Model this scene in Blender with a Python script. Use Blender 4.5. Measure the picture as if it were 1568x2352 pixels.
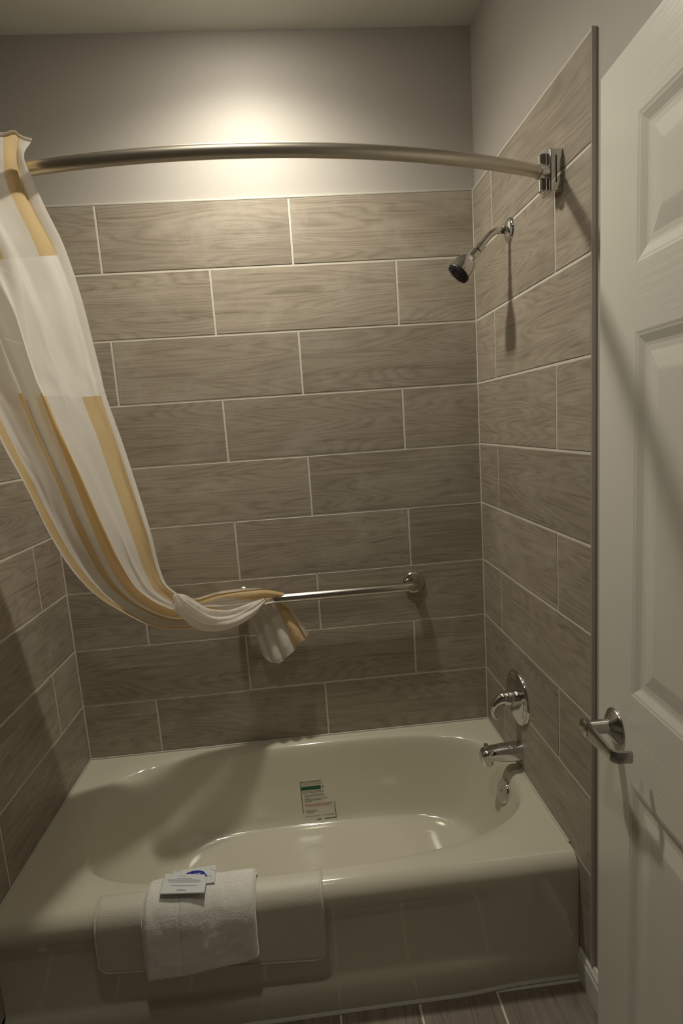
import bpy, bmesh, math, random
from mathutils import Vector, Matrix, noise
from mathutils.bvhtree import BVHTree

for o in list(bpy.data.objects):
    bpy.data.objects.remove(o)
scene = bpy.context.scene
COL = scene.collection
random.seed(7)

# ------------------------------------------------------------------ camera
FPX = 1295.19
CAM = Vector((0.83255, -1.94597, 1.48631))
RIGHT = Vector((0.9946668, -0.0782394, -0.0672048))
FWD = Vector((0.0671737, 0.9858589, -0.1535251))
UP = Vector((0.0782661, 0.1481920, 0.9858568))
cd = bpy.data.cameras.new('camera')
cam = bpy.data.objects.new('camera', cd)
COL.objects.link(cam)
cd.sensor_fit = 'VERTICAL'
cd.sensor_height = 36.0
cd.lens = 36.0 * FPX / 2352.0
cd.clip_start = 0.02
mw = Matrix.Identity(4)
for i in range(3):
    mw[i][0] = RIGHT[i]; mw[i][1] = UP[i]; mw[i][2] = -FWD[i]; mw[i][3] = CAM[i]
cam.matrix_world = mw
scene.camera = cam

# ------------------------------------------------------------------ world, exposure
wd = bpy.data.worlds.new('world'); scene.world = wd
wd.use_nodes = True
wd.node_tree.nodes['Background'].inputs[0].default_value = (1.0, 0.86, 0.66, 1)
wd.node_tree.nodes['Background'].inputs[1].default_value = 0.012
vs = scene.view_settings
vs.view_transform = 'Standard'
vs.look = 'None'
vs.exposure = 0.0
vs.gamma = 1.0
vs.use_curve_mapping = False
LAMP_POS = Vector((0.745, -0.355, 2.70))
ROOM_LAMP = 0.25       # second ceiling light over the bathroom floor, relative to the one over the tub
LAMP_POWER = 63.0
LAMP_CONE = 150.0     # recessed reflector lamp: beam fades out towards the ceiling
LAMP_COLOR = (1.0, 0.94, 0.79)

# ------------------------------------------------------------------ dimensions (metres)
W = 1.4657          # between the two tiled side walls
TOPZ = 2.2168       # top of the tile
RH = 0.2073         # tile course
TL = 0.608          # tile length
YF = 0.757          # front edge of side wall tile
CEIL = 2.704
DECK = 0.352        # top of the tub
TUBF = 0.700        # front of the tub
BUILD = 0.011       # tile + backer over the painted wall
ROOMY = -3.0
ROOMX = -1.7
WING = 0.80          # the tub's left wall ends here and the room opens to the left
GAP = 0.0062

def ray(px, py):
    return RIGHT * ((px - 784) / FPX) + FWD - UP * ((py - 1176) / FPX)
def at_y(px, py, y):
    d = ray(px, py); return CAM + d * ((y - CAM.y) / d.y)
def at_z(px, py, z):
    d = ray(px, py); return CAM + d * ((z - CAM.z) / d.z)

# ------------------------------------------------------------------ materials
def new_mat(name):
    m = bpy.data.materials.new(name); m.use_nodes = True
    nt = m.node_tree
    return m, nt, nt.nodes['Principled BSDF']
def N(nt, typ, **kw):
    n = nt.nodes.new(typ)
    for k, v in kw.items(): setattr(n, k, v)
    return n
def simple(name, col, rough=0.5, metal=0.0, coat=0.0, bump=None, spec=None):
    m, nt, b = new_mat(name)
    b.inputs['Base Color'].default_value = (*col, 1)
    b.inputs['Roughness'].default_value = rough
    b.inputs['Metallic'].default_value = metal
    b.inputs['Coat Weight'].default_value = coat
    b.inputs['Coat Roughness'].default_value = 0.05
    if spec is not None: b.inputs['Specular IOR Level'].default_value = spec
    if bump:
        tc = N(nt, 'ShaderNodeTexCoord')
        mp = N(nt, 'ShaderNodeMapping'); mp.inputs['Scale'].default_value = bump[0]
        no = N(nt, 'ShaderNodeTexNoise'); no.inputs['Scale'].default_value = 1.0
        no.inputs['Detail'].default_value = bump[3] if len(bump) > 3 else 2.0
        bp = N(nt, 'ShaderNodeBump'); bp.inputs['Strength'].default_value = bump[1]; bp.inputs['Distance'].default_value = bump[2]
        L = nt.links.new
        L(tc.outputs['Object'], mp.inputs[0]); L(mp.outputs[0], no.inputs['Vector'])
        L(no.outputs['Fac'], bp.inputs['Height']); L(bp.outputs[0], b.inputs['Normal'])
    return m

def wood_tile(name, dark, light, haze, rough):
    m, nt, b = new_mat(name)
    L = nt.links.new
    tc = N(nt, 'ShaderNodeTexCoord'); oi = N(nt, 'ShaderNodeObjectInfo')
    off = N(nt, 'ShaderNodeVectorMath', operation='SCALE')
    cv = N(nt, 'ShaderNodeCombineXYZ')
    for i, k in enumerate((31.7, 17.3, 23.9)):
        mu = N(nt, 'ShaderNodeMath', operation='MULTIPLY'); mu.inputs[1].default_value = k
        L(oi.outputs['Random'], mu.inputs[0]); L(mu.outputs[0], cv.inputs[i])
    add = N(nt, 'ShaderNodeVectorMath', operation='ADD')
    L(tc.outputs['Object'], add.inputs[0]); L(cv.outputs[0], add.inputs[1])
    def noise_at(scale, detail=3.0, dist=0.0, rgh=0.55):
        mp = N(nt, 'ShaderNodeMapping'); mp.inputs['Scale'].default_value = scale
        no = N(nt, 'ShaderNodeTexNoise'); no.inputs['Scale'].default_value = 1.0
        no.inputs['Detail'].default_value = detail; no.inputs['Distortion'].default_value = dist
        no.inputs['Roughness'].default_value = rgh
        L(add.outputs[0], mp.inputs[0]); L(mp.outputs[0], no.inputs['Vector'])
        return no.outputs['Fac']
    # growth rings: contour lines of a smooth stretched field
    fld = noise_at((0.75, 1.0, 7.5), 2.2, 0.0, 0.4)
    k1 = N(nt, 'ShaderNodeMath', operation='MULTIPLY'); k1.inputs[1].default_value = 230.0
    L(fld, k1.inputs[0])
    sn = N(nt, 'ShaderNodeMath', operation='SINE'); L(k1.outputs[0], sn.inputs[0])
    ring = N(nt, 'ShaderNodeMapRange'); ring.inputs[1].default_value = -1; ring.inputs[2].default_value = 1
    L(sn.outputs[0], ring.inputs[0])
    rp = N(nt, 'ShaderNodeMath', operation='POWER'); rp.inputs[1].default_value = 0.45; L(ring.outputs[0], rp.inputs[0])
    fine = noise_at((5.0, 4.0, 220.0), 6.0, 0.3, 0.6)
    mid = noise_at((1.8, 2.0, 26.0), 6.0, 1.2, 0.62)
    hz = noise_at((5.5, 4.0, 9.0), 5.0, 0.6, 0.65)
    def mix(a, bb, f):
        n = N(nt, 'ShaderNodeMix'); n.data_type = 'FLOAT'; n.inputs[0].default_value = f
        L(a, n.inputs[2]); L(bb, n.inputs[3]); return n.outputs[0]
    g = mix(mix(rp.outputs[0], fine, 0.70), mid, 0.45)
    vein = noise_at((2.4, 3.0, 75.0), 7.0, 0.5, 0.7)
    vr = N(nt, 'ShaderNodeMapRange'); vr.inputs[1].default_value = 0.54; vr.inputs[2].default_value = 0.74; vr.inputs[3].default_value = 0.0; vr.inputs[4].default_value = 0.30
    L(vein, vr.inputs[0])
    sb = N(nt, 'ShaderNodeMath', operation='SUBTRACT'); L(g, sb.inputs[0]); L(vr.outputs[0], sb.inputs[1]); g = sb.outputs[0]
    cr = N(nt, 'ShaderNodeValToRGB')
    cr.color_ramp.elements[0].position = 0.27; cr.color_ramp.elements[0].color = (*dark, 1)
    cr.color_ramp.elements[1].position = 0.68; cr.color_ramp.elements[1].color = (*light, 1)
    L(g, cr.inputs[0])
    hr = N(nt, 'ShaderNodeMapRange'); hr.inputs[1].default_value = 0.50; hr.inputs[2].default_value = 0.85
    hr.inputs[3].default_value = 0.0; hr.inputs[4].default_value = 0.75
    L(hz, hr.inputs[0])
    mx = N(nt, 'ShaderNodeMix'); mx.data_type = 'RGBA'
    L(hr.outputs[0], mx.inputs[0]); L(cr.outputs[0], mx.inputs[6]); mx.inputs[7].default_value = (*haze, 1)
    # small tone change from tile to tile
    tone = N(nt, 'ShaderNodeMapRange'); tone.inputs[3].default_value = 0.90; tone.inputs[4].default_value = 1.08
    L(oi.outputs['Random'], tone.inputs[0])
    ms = N(nt, 'ShaderNodeVectorMath', operation='SCALE'); L(mx.outputs[2], ms.inputs[0]); L(tone.outputs[0], ms.inputs['Scale'])
    L(ms.outputs[0], b.inputs['Base Color'])
    b.inputs['Roughness'].default_value = rough
    b.inputs['Specular IOR Level'].default_value = 0.35
    bp = N(nt, 'ShaderNodeBump'); bp.inputs['Strength'].default_value = 0.25; bp.inputs['Distance'].default_value = 0.0015
    L(g, bp.inputs['Height']); L(bp.outputs[0], b.inputs['Normal'])
    return m

def stripe_cloth(name, gold_ranges):
    """white cloth with woven gold stripes; the stripe coordinate is the cloth's own UV."""
    m, nt, b = new_mat(name)
    L = nt.links.new
    uv = N(nt, 'ShaderNodeUVMap'); uv.uv_map = 'cloth'
    sep = N(nt, 'ShaderNodeSeparateXYZ'); L(uv.outputs[0], sep.inputs[0])
    tot = None
    for a, c in gold_ranges:
        g1 = N(nt, 'ShaderNodeMath', operation='GREATER_THAN'); g1.inputs[1].default_value = a
        g2 = N(nt, 'ShaderNodeMath', operation='LESS_THAN'); g2.inputs[1].default_value = c
        L(sep.outputs[0], g1.inputs[0]); L(sep.outputs[0], g2.inputs[0])
        mu = N(nt, 'ShaderNodeMath', operation='MULTIPLY'); L(g1.outputs[0], mu.inputs[0]); L(g2.outputs[0], mu.inputs[1])
        if tot is None: tot = mu
        else:
            ad = N(nt, 'ShaderNodeMath', operation='MAXIMUM'); L(tot.outputs[0], ad.inputs[0]); L(mu.outputs[0], ad.inputs[1]); tot = ad
    mx = N(nt, 'ShaderNodeMix'); mx.data_type = 'RGBA'
    mx.inputs[6].default_value = (0.90, 0.86, 0.80, 1); mx.inputs[7].default_value = (0.80, 0.61, 0.34, 1)
    if tot is not None: L(tot.outputs[0], mx.inputs[0])
    else: mx.inputs[0].default_value = 0.0
    L(mx.outputs[2], b.inputs['Base Color'])
    b.inputs['Roughness'].default_value = 0.62
    b.inputs['Sheen Weight'].default_value = 0.15
    tr = N(nt, 'ShaderNodeBsdfTranslucent'); L(mx.outputs[2], tr.inputs[0])
    sh = N(nt, 'ShaderNodeMixShader'); sh.inputs[0].default_value = 0.50
    out = nt.nodes['Material Output']
    L(b.outputs[0], sh.inputs[1]); L(tr.outputs[0], sh.inputs[2]); L(sh.outputs[0], out.inputs['Surface'])
    tc = N(nt, 'ShaderNodeTexCoord')
    no = N(nt, 'ShaderNodeTexNoise'); no.inputs['Scale'].default_value = 26.0; no.inputs['Detail'].default_value = 3.0
    no.inputs['Distortion'].default_value = 0.8
    L(tc.outputs['Object'], no.inputs['Vector'])
    bp = N(nt, 'ShaderNodeBump'); bp.inputs['Strength'].default_value = 0.5; bp.inputs['Distance'].default_value = 0.010
    L(no.outputs['Fac'], bp.inputs['Height']); L(bp.outputs[0], b.inputs['Normal'])
    return m

def sheer(name):
    m, nt, b = new_mat(name)
    L = nt.links.new
    b.inputs['Base Color'].default_value = (0.92, 0.89, 0.83, 1); b.inputs['Roughness'].default_value = 0.6
    tr = N(nt, 'ShaderNodeBsdfTranslucent'); tr.inputs[0].default_value = (0.97, 0.94, 0.88, 1)
    tp = N(nt, 'ShaderNodeBsdfTransparent')
    s1 = N(nt, 'ShaderNodeMixShader'); s1.inputs[0].default_value = 0.62
    s2 = N(nt, 'ShaderNodeMixShader'); s2.inputs[0].default_value = 0.20
    L(b.outputs[0], s1.inputs[1]); L(tr.outputs[0], s1.inputs[2])
    L(s1.outputs[0], s2.inputs[1]); L(tp.outputs[0], s2.inputs[2])
    L(s2.outputs[0], nt.nodes['Material Output'].inputs['Surface'])
    return m

def emitter(name, col, strength):
    m, nt, b = new_mat(name)
    b.inputs['Base Color'].default_value = (0.9, 0.9, 0.9, 1)
    b.inputs['Emission Color'].default_value = (*col, 1)
    b.inputs['Emission Strength'].default_value = strength
    return m

M = {}
M['paint'] = simple('wall_paint', (0.465, 0.43, 0.395), 0.55, bump=((170, 170, 170), 0.25, 0.0015, 2.0))
M['ceiling'] = simple('ceiling_paint', (0.74, 0.74, 0.68), 0.35, bump=((120, 120, 120), 0.15, 0.001, 2.0))
M['trim'] = simple('trim_paint', (0.74, 0.72, 0.66), 0.35)
M['tile'] = wood_tile('wood_look_tile', (0.24, 0.202, 0.157), (0.425, 0.368, 0.298), (0.52, 0.475, 0.41), 0.42)
M['floor_tile'] = wood_tile('floor_wood_tile', (0.15, 0.12, 0.095), (0.29, 0.245, 0.20), (0.33, 0.30, 0.26), 0.42)
M['grout'] = simple('grout', (0.68, 0.655, 0.58), 0.85, bump=((300, 300, 300), 0.4, 0.001, 2.0))
M['caulk'] = simple('caulk', (0.60, 0.58, 0.52), 0.45)
M['edge'] = simple('tile_edge_trim', (0.60, 0.585, 0.52), 0.40)
M['porcelain'] = simple('white_porcelain', (0.64, 0.605, 0.495), 0.10, coat=0.3)
M['chrome'] = simple('chrome', (0.72, 0.72, 0.72), 0.06, 1.0)
M['nickel'] = simple('brushed_nickel', (0.68, 0.63, 0.54), 0.42, 1.0)
M['steel'] = simple('satin_steel', (0.58, 0.55, 0.49), 0.20, 1.0)
M['lever'] = simple('satin_chrome', (0.52, 0.51, 0.49), 0.22, 1.0)
M['rubber'] = simple('dark_rubber', (0.012, 0.014, 0.014), 0.5)
M['dark'] = simple('dark_slot', (0.01, 0.01, 0.01), 0.6)
M['door_v'] = simple('door_paint_upright_grain', (0.83, 0.815, 0.74), 0.33, bump=((150, 150, 5), 0.10, 0.002, 3.0))
M['door_h'] = simple('door_paint_level_grain', (0.83, 0.815, 0.74), 0.33, bump=((5, 5, 150), 0.22, 0.002, 3.0))
M['towel'] = simple('white_terry', (0.84, 0.82, 0.77), 0.95, bump=((700, 700, 700), 0.6, 0.0022, 2.0), spec=0.1)
M['pile'] = simple('cotton_pile', (0.94, 0.92, 0.88), 0.95, spec=0.05)
M['mat'] = simple('white_vinyl_mat', (0.62, 0.585, 0.49), 0.42, bump=((420, 420, 420), 0.4, 0.002, 1.0))
STRIPES = [(0.035, 0.17), (0.46, 0.535), (0.64, 0.715), (0.89, 0.965)]
M['cloth'] = stripe_cloth('striped_curtain_cloth', STRIPES)
M['tailcloth'] = stripe_cloth('curtain_tail_cloth', [(0.73, 0.92)])
M['hem'] = stripe_cloth('white_hem', [])
M['sheer'] = sheer('sheer_curtain_cloth')
M['paper'] = simple('pale_paper', (0.66, 0.68, 0.68), 0.5)
M['blueink'] = simple('blue_ink', (0.01, 0.02, 0.30), 0.5)
M['paleink'] = simple('pale_ink', (0.20, 0.25, 0.42), 0.5)
M['whiteink'] = simple('white_ink', (0.8, 0.8, 0.8), 0.5)
M['green'] = simple('green_print', (0.008, 0.10, 0.035), 0.5)
M['red'] = simple('red_print', (0.42, 0.035, 0.03), 0.5)
M['redpale'] = simple('pale_red_print', (0.50, 0.22, 0.18), 0.5)
M['greyink'] = simple('grey_print', (0.17, 0.19, 0.15), 0.5)
M['film'] = simple('sticker_film', (0.76, 0.74, 0.69), 0.25)
M['film'].node_tree.nodes['Principled BSDF'].inputs['Alpha'].default_value = 0.15
M['lens'] = emitter('lamp_lens', LAMP_COLOR, 70.0)
M['lens2'] = emitter('dim_lamp_lens', LAMP_COLOR, 70.0 * ROOM_LAMP)

# ------------------------------------------------------------------ mesh helpers
def props(o, label=None, cat=None, group=None, kind=None):
    if label: o['label'] = label
    if cat: o['category'] = cat
    if group: o['group'] = group
    if kind: o['kind'] = kind
    return o
def link(name, me, mat, parent=None, smooth=False):
    o = bpy.data.objects.new(name, me); COL.objects.link(o)
    if mat is not None and not me.materials: me.materials.append(mat)
    if smooth:
        me.polygons.foreach_set('use_smooth', [True] * len(me.polygons))
    if parent is not None: o.parent = parent
    return o
def mesh(name, verts, faces, mat, parent=None, smooth=False):
    me = bpy.data.meshes.new(name)
    me.from_pydata([tuple(v) for v in verts], [], faces); me.update()
    return link(name, me, mat, parent, smooth)
def from_bm(name, bm, mat, parent=None, smooth=False, sharp=None):
    bmesh.ops.recalc_face_normals(bm, faces=bm.faces[:])
    me = bpy.data.meshes.new(name); bm.to_mesh(me); bm.free()
    if sharp is not None:
        me.polygons.foreach_set('use_smooth', [True] * len(me.polygons))
        me.set_sharp_from_angle(angle=math.radians(sharp))
    return link(name, me, mat, parent, smooth)
def empty(name, loc=(0, 0, 0)):
    o = bpy.data.objects.new(name, None); o.empty_display_size = 0.05
    COL.objects.link(o); o.location = loc
    return o
def keep(o, root):
    """parent o (built in world coordinates) to a root placed elsewhere."""
    o.parent = root; o.matrix_parent_inverse = Matrix.Translation(-Vector(root.location))
    return o
def box_bm(lo, hi, bev=0.0, seg=2):
    bm = bmesh.new(); bmesh.ops.create_cube(bm, size=1.0)
    lo = Vector(lo); hi = Vector(hi)
    for v in bm.verts:
        v.co = Vector([(lo[i] + hi[i]) / 2 + v.co[i] * (hi[i] - lo[i]) for i in range(3)])
    if bev > 0:
        bmesh.ops.bevel(bm, geom=bm.edges[:], offset=bev, segments=seg, affect='EDGES', profile=0.5)
    return bm
def box(name, lo, hi, mat, parent=None, bev=0.0, seg=2):
    return from_bm(name, box_bm(lo, hi, bev, seg), mat, parent, sharp=35 if bev else None)
def frame_of(axis):
    a = Vector(axis).normalized()
    t = Vector((0, 0, 1)) if abs(a.z) < 0.9 else Vector((0, 1, 0))
    u = a.cross(t).normalized(); v = a.cross(u).normalized()
    return a, u, v
def lathe(name, origin, axis, prof, mat, parent=None, n=40, sharp=40):
    """prof: list of (radius, distance along axis)."""
    a, u, v = frame_of(axis); o = Vector(origin)
    verts, faces = [], []
    for r, d in prof:
        for k in range(n):
            t = 2 * math.pi * k / n
            verts.append(o + a * d + (u * math.cos(t) + v * math.sin(t)) * r)
    for i in range(len(prof) - 1):
        for k in range(n):
            faces.append((i * n + k, i * n + (k + 1) % n, (i + 1) * n + (k + 1) % n, (i + 1) * n + k))
    bm = bmesh.new()
    bv = [bm.verts.new(q) for q in verts]
    for f in faces: bm.faces.new([bv[i] for i in f])
    if prof[0][0] > 1e-6: bm.faces.new([bv[k] for k in range(n)])
    if prof[-1][0] > 1e-6: bm.faces.new([bv[(len(prof) - 1) * n + k] for k in range(n)])
    bmesh.ops.remove_doubles(bm, verts=bm.verts[:], dist=1e-6)
    return from_bm(name, bm, mat, parent, sharp=sharp)
def tube(name, pts, radii, mat, parent=None, n=20, flat=1.0, sharp=50, up=None):
    pts = [Vector(q) for q in pts]
    if not isinstance(radii, (list, tuple)): radii = [radii] * len(pts)
    verts, faces = [], []
    ref = Vector(up) if up else None
    for i, q in enumerate(pts):
        d = (pts[min(i + 1, len(pts) - 1)] - pts[max(i - 1, 0)]).normalized()
        if ref is None:
            _, u, v = frame_of(d)
        else:
            u = d.cross(ref).normalized(); v = u.cross(d).normalized()
        ref = v
        for k in range(n):
            t = 2 * math.pi * k / n
            verts.append(q + u * math.cos(t) * radii[i] + v * math.sin(t) * radii[i] * flat)
    for i in range(len(pts) - 1):
        for k in range(n):
            faces.append((i * n + k, i * n + (k + 1) % n, (i + 1) * n + (k + 1) % n, (i + 1) * n + k))
    faces.append(tuple(range(n))); faces.append(tuple((len(pts) - 1) * n + k for k in range(n)))
    bm = bmesh.new()
    bv = [bm.verts.new(q) for q in verts]
    for f in faces: bm.faces.new([bv[i] for i in f])
    return from_bm(name, bm, mat, parent, sharp=sharp)
def catmull(cp, t):
    """cp: list of vectors at uniform parameters; t in 0..1."""
    n = len(cp) - 1
    x = min(max(t, 0.0), 0.999999) * n
    i = int(x); f = x - i
    p0, p1, p2, p3 = cp[max(i - 1, 0)], cp[i], cp[i + 1], cp[min(i + 2, n)]
    return 0.5 * ((2 * p1) + (p2 - p0) * f + (2 * p0 - 5 * p1 + 4 * p2 - p3) * f * f + (3 * p1 - p0 - 3 * p2 + p3) * f ** 3)
def smooth01(a, b, x):
    t = min(max((x - a) / (b - a), 0.0), 1.0); return t * t * (3 - 2 * t)
def text_mesh(name, body, size, mat, parent, mat4, shear=0.0, extrude=0.0, offset=0.0):
    cu = bpy.data.curves.new(name, 'FONT'); cu.body = body; cu.size = size; cu.shear = shear
    cu.align_x = 'CENTER'; cu.align_y = 'CENTER'; cu.resolution_u = 3; cu.extrude = extrude; cu.offset = offset
    to = bpy.data.objects.new(name, cu); COL.objects.link(to)
    bpy.context.view_layer.update()
    me = bpy.data.meshes.new_from_object(to.evaluated_get(bpy.context.evaluated_depsgraph_get()))
    bpy.data.objects.remove(to)
    me.transform(mat4)
    me.materials.clear()
    o = link(name, me, mat, parent)
    return o

# ================================================================== SETTING
TILE_CACHE = {}
def tile_mesh(w, hh, mat, th=0.008):
    key = (round(w, 4), round(hh, 4), mat.name)
    if key in TILE_CACHE: return TILE_CACHE[key]
    b = 0.0014
    x0, x1, z0, z1 = 0, w, 0, hh
    v = []
    for (xa, xb, za, zb, y) in ((x0, x1, z0, z1, th), (x0, x1, z0, z1, b), (x0 + b, x1 - b, z0 + b, z1 - b, 0.0)):
        v += [(xa, y, za), (xb, y, za), (xb, y, zb), (xa, y, zb)]
    f = [(8, 9, 10, 11)]
    for k in range(2):
        for i in range(4):
            j = (i + 1) % 4
            f.append((k * 4 + i, k * 4 + j, (k + 1) * 4 + j, (k + 1) * 4 + i))
    me = bpy.data.meshes.new('tile_mesh'); me.from_pydata(v, [], f); me.update()
    me.materials.append(mat)
    TILE_CACHE[key] = me
    return me
def put_tile(name, w, hh, mat, loc, rot, parent):
    o = bpy.data.objects.new(name, tile_mesh(w, hh, mat)); COL.objects.link(o)
    o.parent = parent; o.location = loc; o.rotation_euler = rot
    return o
g2 = GAP / 2
# --- floor
floor = box('floor', (ROOMX, ROOMY, -0.05), (W + BUILD, BUILD, -0.0025), M['grout'])
props(floor, 'grey-brown wood-look plank tile floor in front of the tub', 'floor', kind='structure')
xs = [1.237 - 0.205 * k for k in range(15)]
cols = []
edges = [W + BUILD - 0.002] + xs
for a, b in zip(edges, edges[1:]):
    cols.append((max(b, ROOMX + 0.002), a))
for ci, (xa, xb) in enumerate(cols):
    if xb - xa < 0.02: continue
    y = -0.71 + (0.305 if ci % 2 else 0.0) - 0.002
    first = True
    while y > ROOMY + 0.01:
        y1 = max(y - TL, ROOMY + 0.002)
        ya = min(y, -0.69 if xa > -0.02 else -WING - 0.002)
        if ya - y1 > 0.02:
            # tile front (-Y local) turned to face up, its length along world Y
            o = bpy.data.objects.new('floor_tile', tile_mesh(ya - y1 - GAP, xb - xa - GAP, M['floor_tile'])); COL.objects.link(o)
            o.parent = floor
            m4 = Matrix(((0, 0, 1, xa + g2), (1, 0, 0, y1 + g2), (0, -1, 0, 0.0), (0, 0, 0, 1)))
            o.matrix_local = m4
        y = y1
# --- ceiling
ceil = box('ceiling', (ROOMX - 0.1, ROOMY - 0.1, CEIL), (W + 0.2, 0.12, CEIL + 0.05), M['ceiling'])
props(ceil, 'plain off-white painted ceiling above the tub', 'ceiling', kind='structure')
# --- back wall
wb = box('wall_back', (-0.12, BUILD, 0), (W + 0.12, BUILD + 0.1, CEIL), M['paint'])
props(wb, 'taupe painted wall with wood-look tile behind the tub', 'wall', kind='structure')
box('grout_bed', (-0.012, 0.0016, DECK - 0.02), (W + 0.012, BUILD + 0.001, TOPZ), M['grout'], wb)
box('top_caulk', (-0.0005, -0.0002, TOPZ - 0.003), (W + 0.0005, BUILD + 0.001, TOPZ + 0.004), M['caulk'], wb, 0.0015)
xa0 = 0.25448; xb0 = 0.5928
for k in range(9):
    z1 = TOPZ - k * RH; z0 = z1 - RH
    if k == 8: z0 = DECK + 0.003
    j0 = xa0 if k % 2 == 0 else xb0
    js = [0.003] + [j0, j0 + TL] + [W - 0.003]
    for i in range(3):
        a = js[i] + (g2 if i else 0); b = js[i + 1] - (g2 if i < 2 else 0)
        put_tile('wall_tile', b - a, z1 - z0 - GAP, M['tile'], (a, 0, z0 + g2), (0, 0, 0), wb)
# --- side walls
def side_wall(side, xplane, joints_even, joints_odd):
    s = 1 if side == 'right' else -1
    xw = xplane + s * BUILD
    if side == 'right':
        # painted wall with the doorway opening beyond the hinge
        parts = [((xw, -1.74, 0), (xw + 0.12, BUILD + 0.1, CEIL)), ((xw, -2.55, 2.06), (xw + 0.12, -1.74, CEIL)), ((xw, ROOMY - 0.1, 0), (xw + 0.12, -2.55, CEIL))]
    else:
        parts = [((xw - 0.12, -WING, 0), (xw, BUILD + 0.1, CEIL))]
    bm = bmesh.new()
    for lo, hi in parts:
        b2 = box_bm(lo, hi); me = bpy.data.meshes.new('tmp'); b2.to_mesh(me); b2.free(); bm.from_mesh(me); bpy.data.meshes.remove(me)
    w = from_bm('wall_' + side, bm, M['paint'])
    lo = min(xplane + s * 0.0016, xw); hi = max(xplane + s * 0.0016, xw + s * 0.001)
    box('grout_bed', (lo, -YF, DECK - 0.02), (hi, 0.003, TOPZ), M['grout'], w)
    box('grout_bed', (lo, -YF, 0.094), (hi, -TUBF + 0.06, DECK - 0.02), M['grout'], w)
    box('top_caulk', (min(xplane + s * 0.002, xw), -YF, TOPZ - 0.003), (max(xplane + s * 0.002, xw), 0.003, TOPZ + 0.003), M['caulk'], w)
    box('corner_caulk', (min(xplane - s * 0.0005, xplane + s * 0.006), -0.0035, DECK), (max(xplane - s * 0.0005, xplane + s * 0.006), 0.004, TOPZ), M['grout'], w)
    box('edge_trim', (min(xplane - s * 0.0005, xw), -YF - 0.003, 0.094), (max(xplane - s * 0.0005, xw), -YF, TOPZ + 0.003), M['edge'], w, 0.0008, 1)
    for k in range(10):
        z1 = TOPZ - k * RH; z0 = z1 - RH
        ymin = 0.003
        if k == 8: z0 = DECK - 0.001
        if k == 9: z0 = 0.096; z1 = DECK - 0.001; ymin = TUBF - 0.05
        js = [ymin, (joints_even if k % 2 == 0 else joints_odd), YF] if k < 9 else [ymin, YF]
        for i in range(len(js) - 1):
            a = js[i] + (g2 if i else 0); b = js[i + 1] - (g2 if i < len(js) - 2 else 0.0005)
            if side == 'right':
                put_tile('wall_tile', b - a, z1 - z0 - GAP, M['tile'], (xplane, -a, z0 + g2), (0, 0, -math.pi / 2), w)
            else:
                put_tile('wall_tile', b - a, z1 - z0 - GAP, M['tile'], (xplane, -b, z0 + g2), (0, 0, math.pi / 2), w)
    return w
wr = side_wall('right', W, 0.1758, 0.5914)
props(wr, 'right-hand taupe wall, tiled where the shower fittings are', 'wall', kind='structure')
wl = side_wall('left', 0.0, 0.577, 0.185)
props(wl, 'left-hand wall with wood-look tile behind the tied curtain', 'wall', kind='structure')
we = box('wall_end', (ROOMX - 0.1, -WING, 0), (-BUILD - 0.12, -WING + 0.1, CEIL), M['paint'])
props(we, 'taupe painted wall running left from the tub alcove', 'wall', kind='structure')
wk = box('wall_far', (ROOMX - 0.1, ROOMY, 0), (ROOMX, -WING, CEIL), M['paint'])
props(wk, 'taupe painted side wall across the room from the open door', 'wall', kind='structure')
wf = box('wall_front', (ROOMX - 0.1, ROOMY - 0.1, 0), (W + 0.13, ROOMY, CEIL), M['paint'])
props(wf, 'taupe painted wall opposite the tub', 'wall', kind='structure')
# --- baseboards
def baseboard(name, x_wall, s, y0, y1, label):
    prof = [(0, 0), (0.016, 0), (0.016, 0.066), (0.013, 0.072), (0.013, 0.080), (0.008, 0.087), (0.006, 0.093), (0, 0.093)]
    v = []
    for y in (y0, y1):
        v += [(x_wall - s * a, y, z) for a, z in prof]
    n = len(prof)
    f = [(i, (i + 1) % n, n + (i + 1) % n, n + i) for i in range(n)] + [tuple(range(n)), tuple(range(n, 2 * n))]
    bm = bmesh.new(); bv = [bm.verts.new(q) for q in v]
    for q in f: bm.faces.new([bv[i] for i in q])
    o = from_bm(name, bm, M['trim'])
    return props(o, label, 'baseboard', kind='structure')
baseboard('baseboard_right', W + BUILD, 1, -TUBF + 0.04, -1.66, 'white moulded baseboard below the right-hand wall beside the door')
# --- door casing (the doorway itself lies beside the camera)
cas = empty('trim_1', (W + BUILD, -2.14, 0))
props(cas, 'white painted casing around the doorway by the open door', 'door casing', kind='structure')
for lo, hi in (((W + BUILD - 0.015, -1.80, 0), (W + BUILD + 0.12, -1.742, 2.06)), ((W + BUILD - 0.015, -2.61, 0), (W + BUILD + 0.12, -2.552, 2.06)), ((W + BUILD - 0.015, -2.61, 2.06), (W + BUILD + 0.0, -1.742, 2.12))):
    keep(box('casing_board', lo, hi, M['trim'], None, 0.003), cas)

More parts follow.
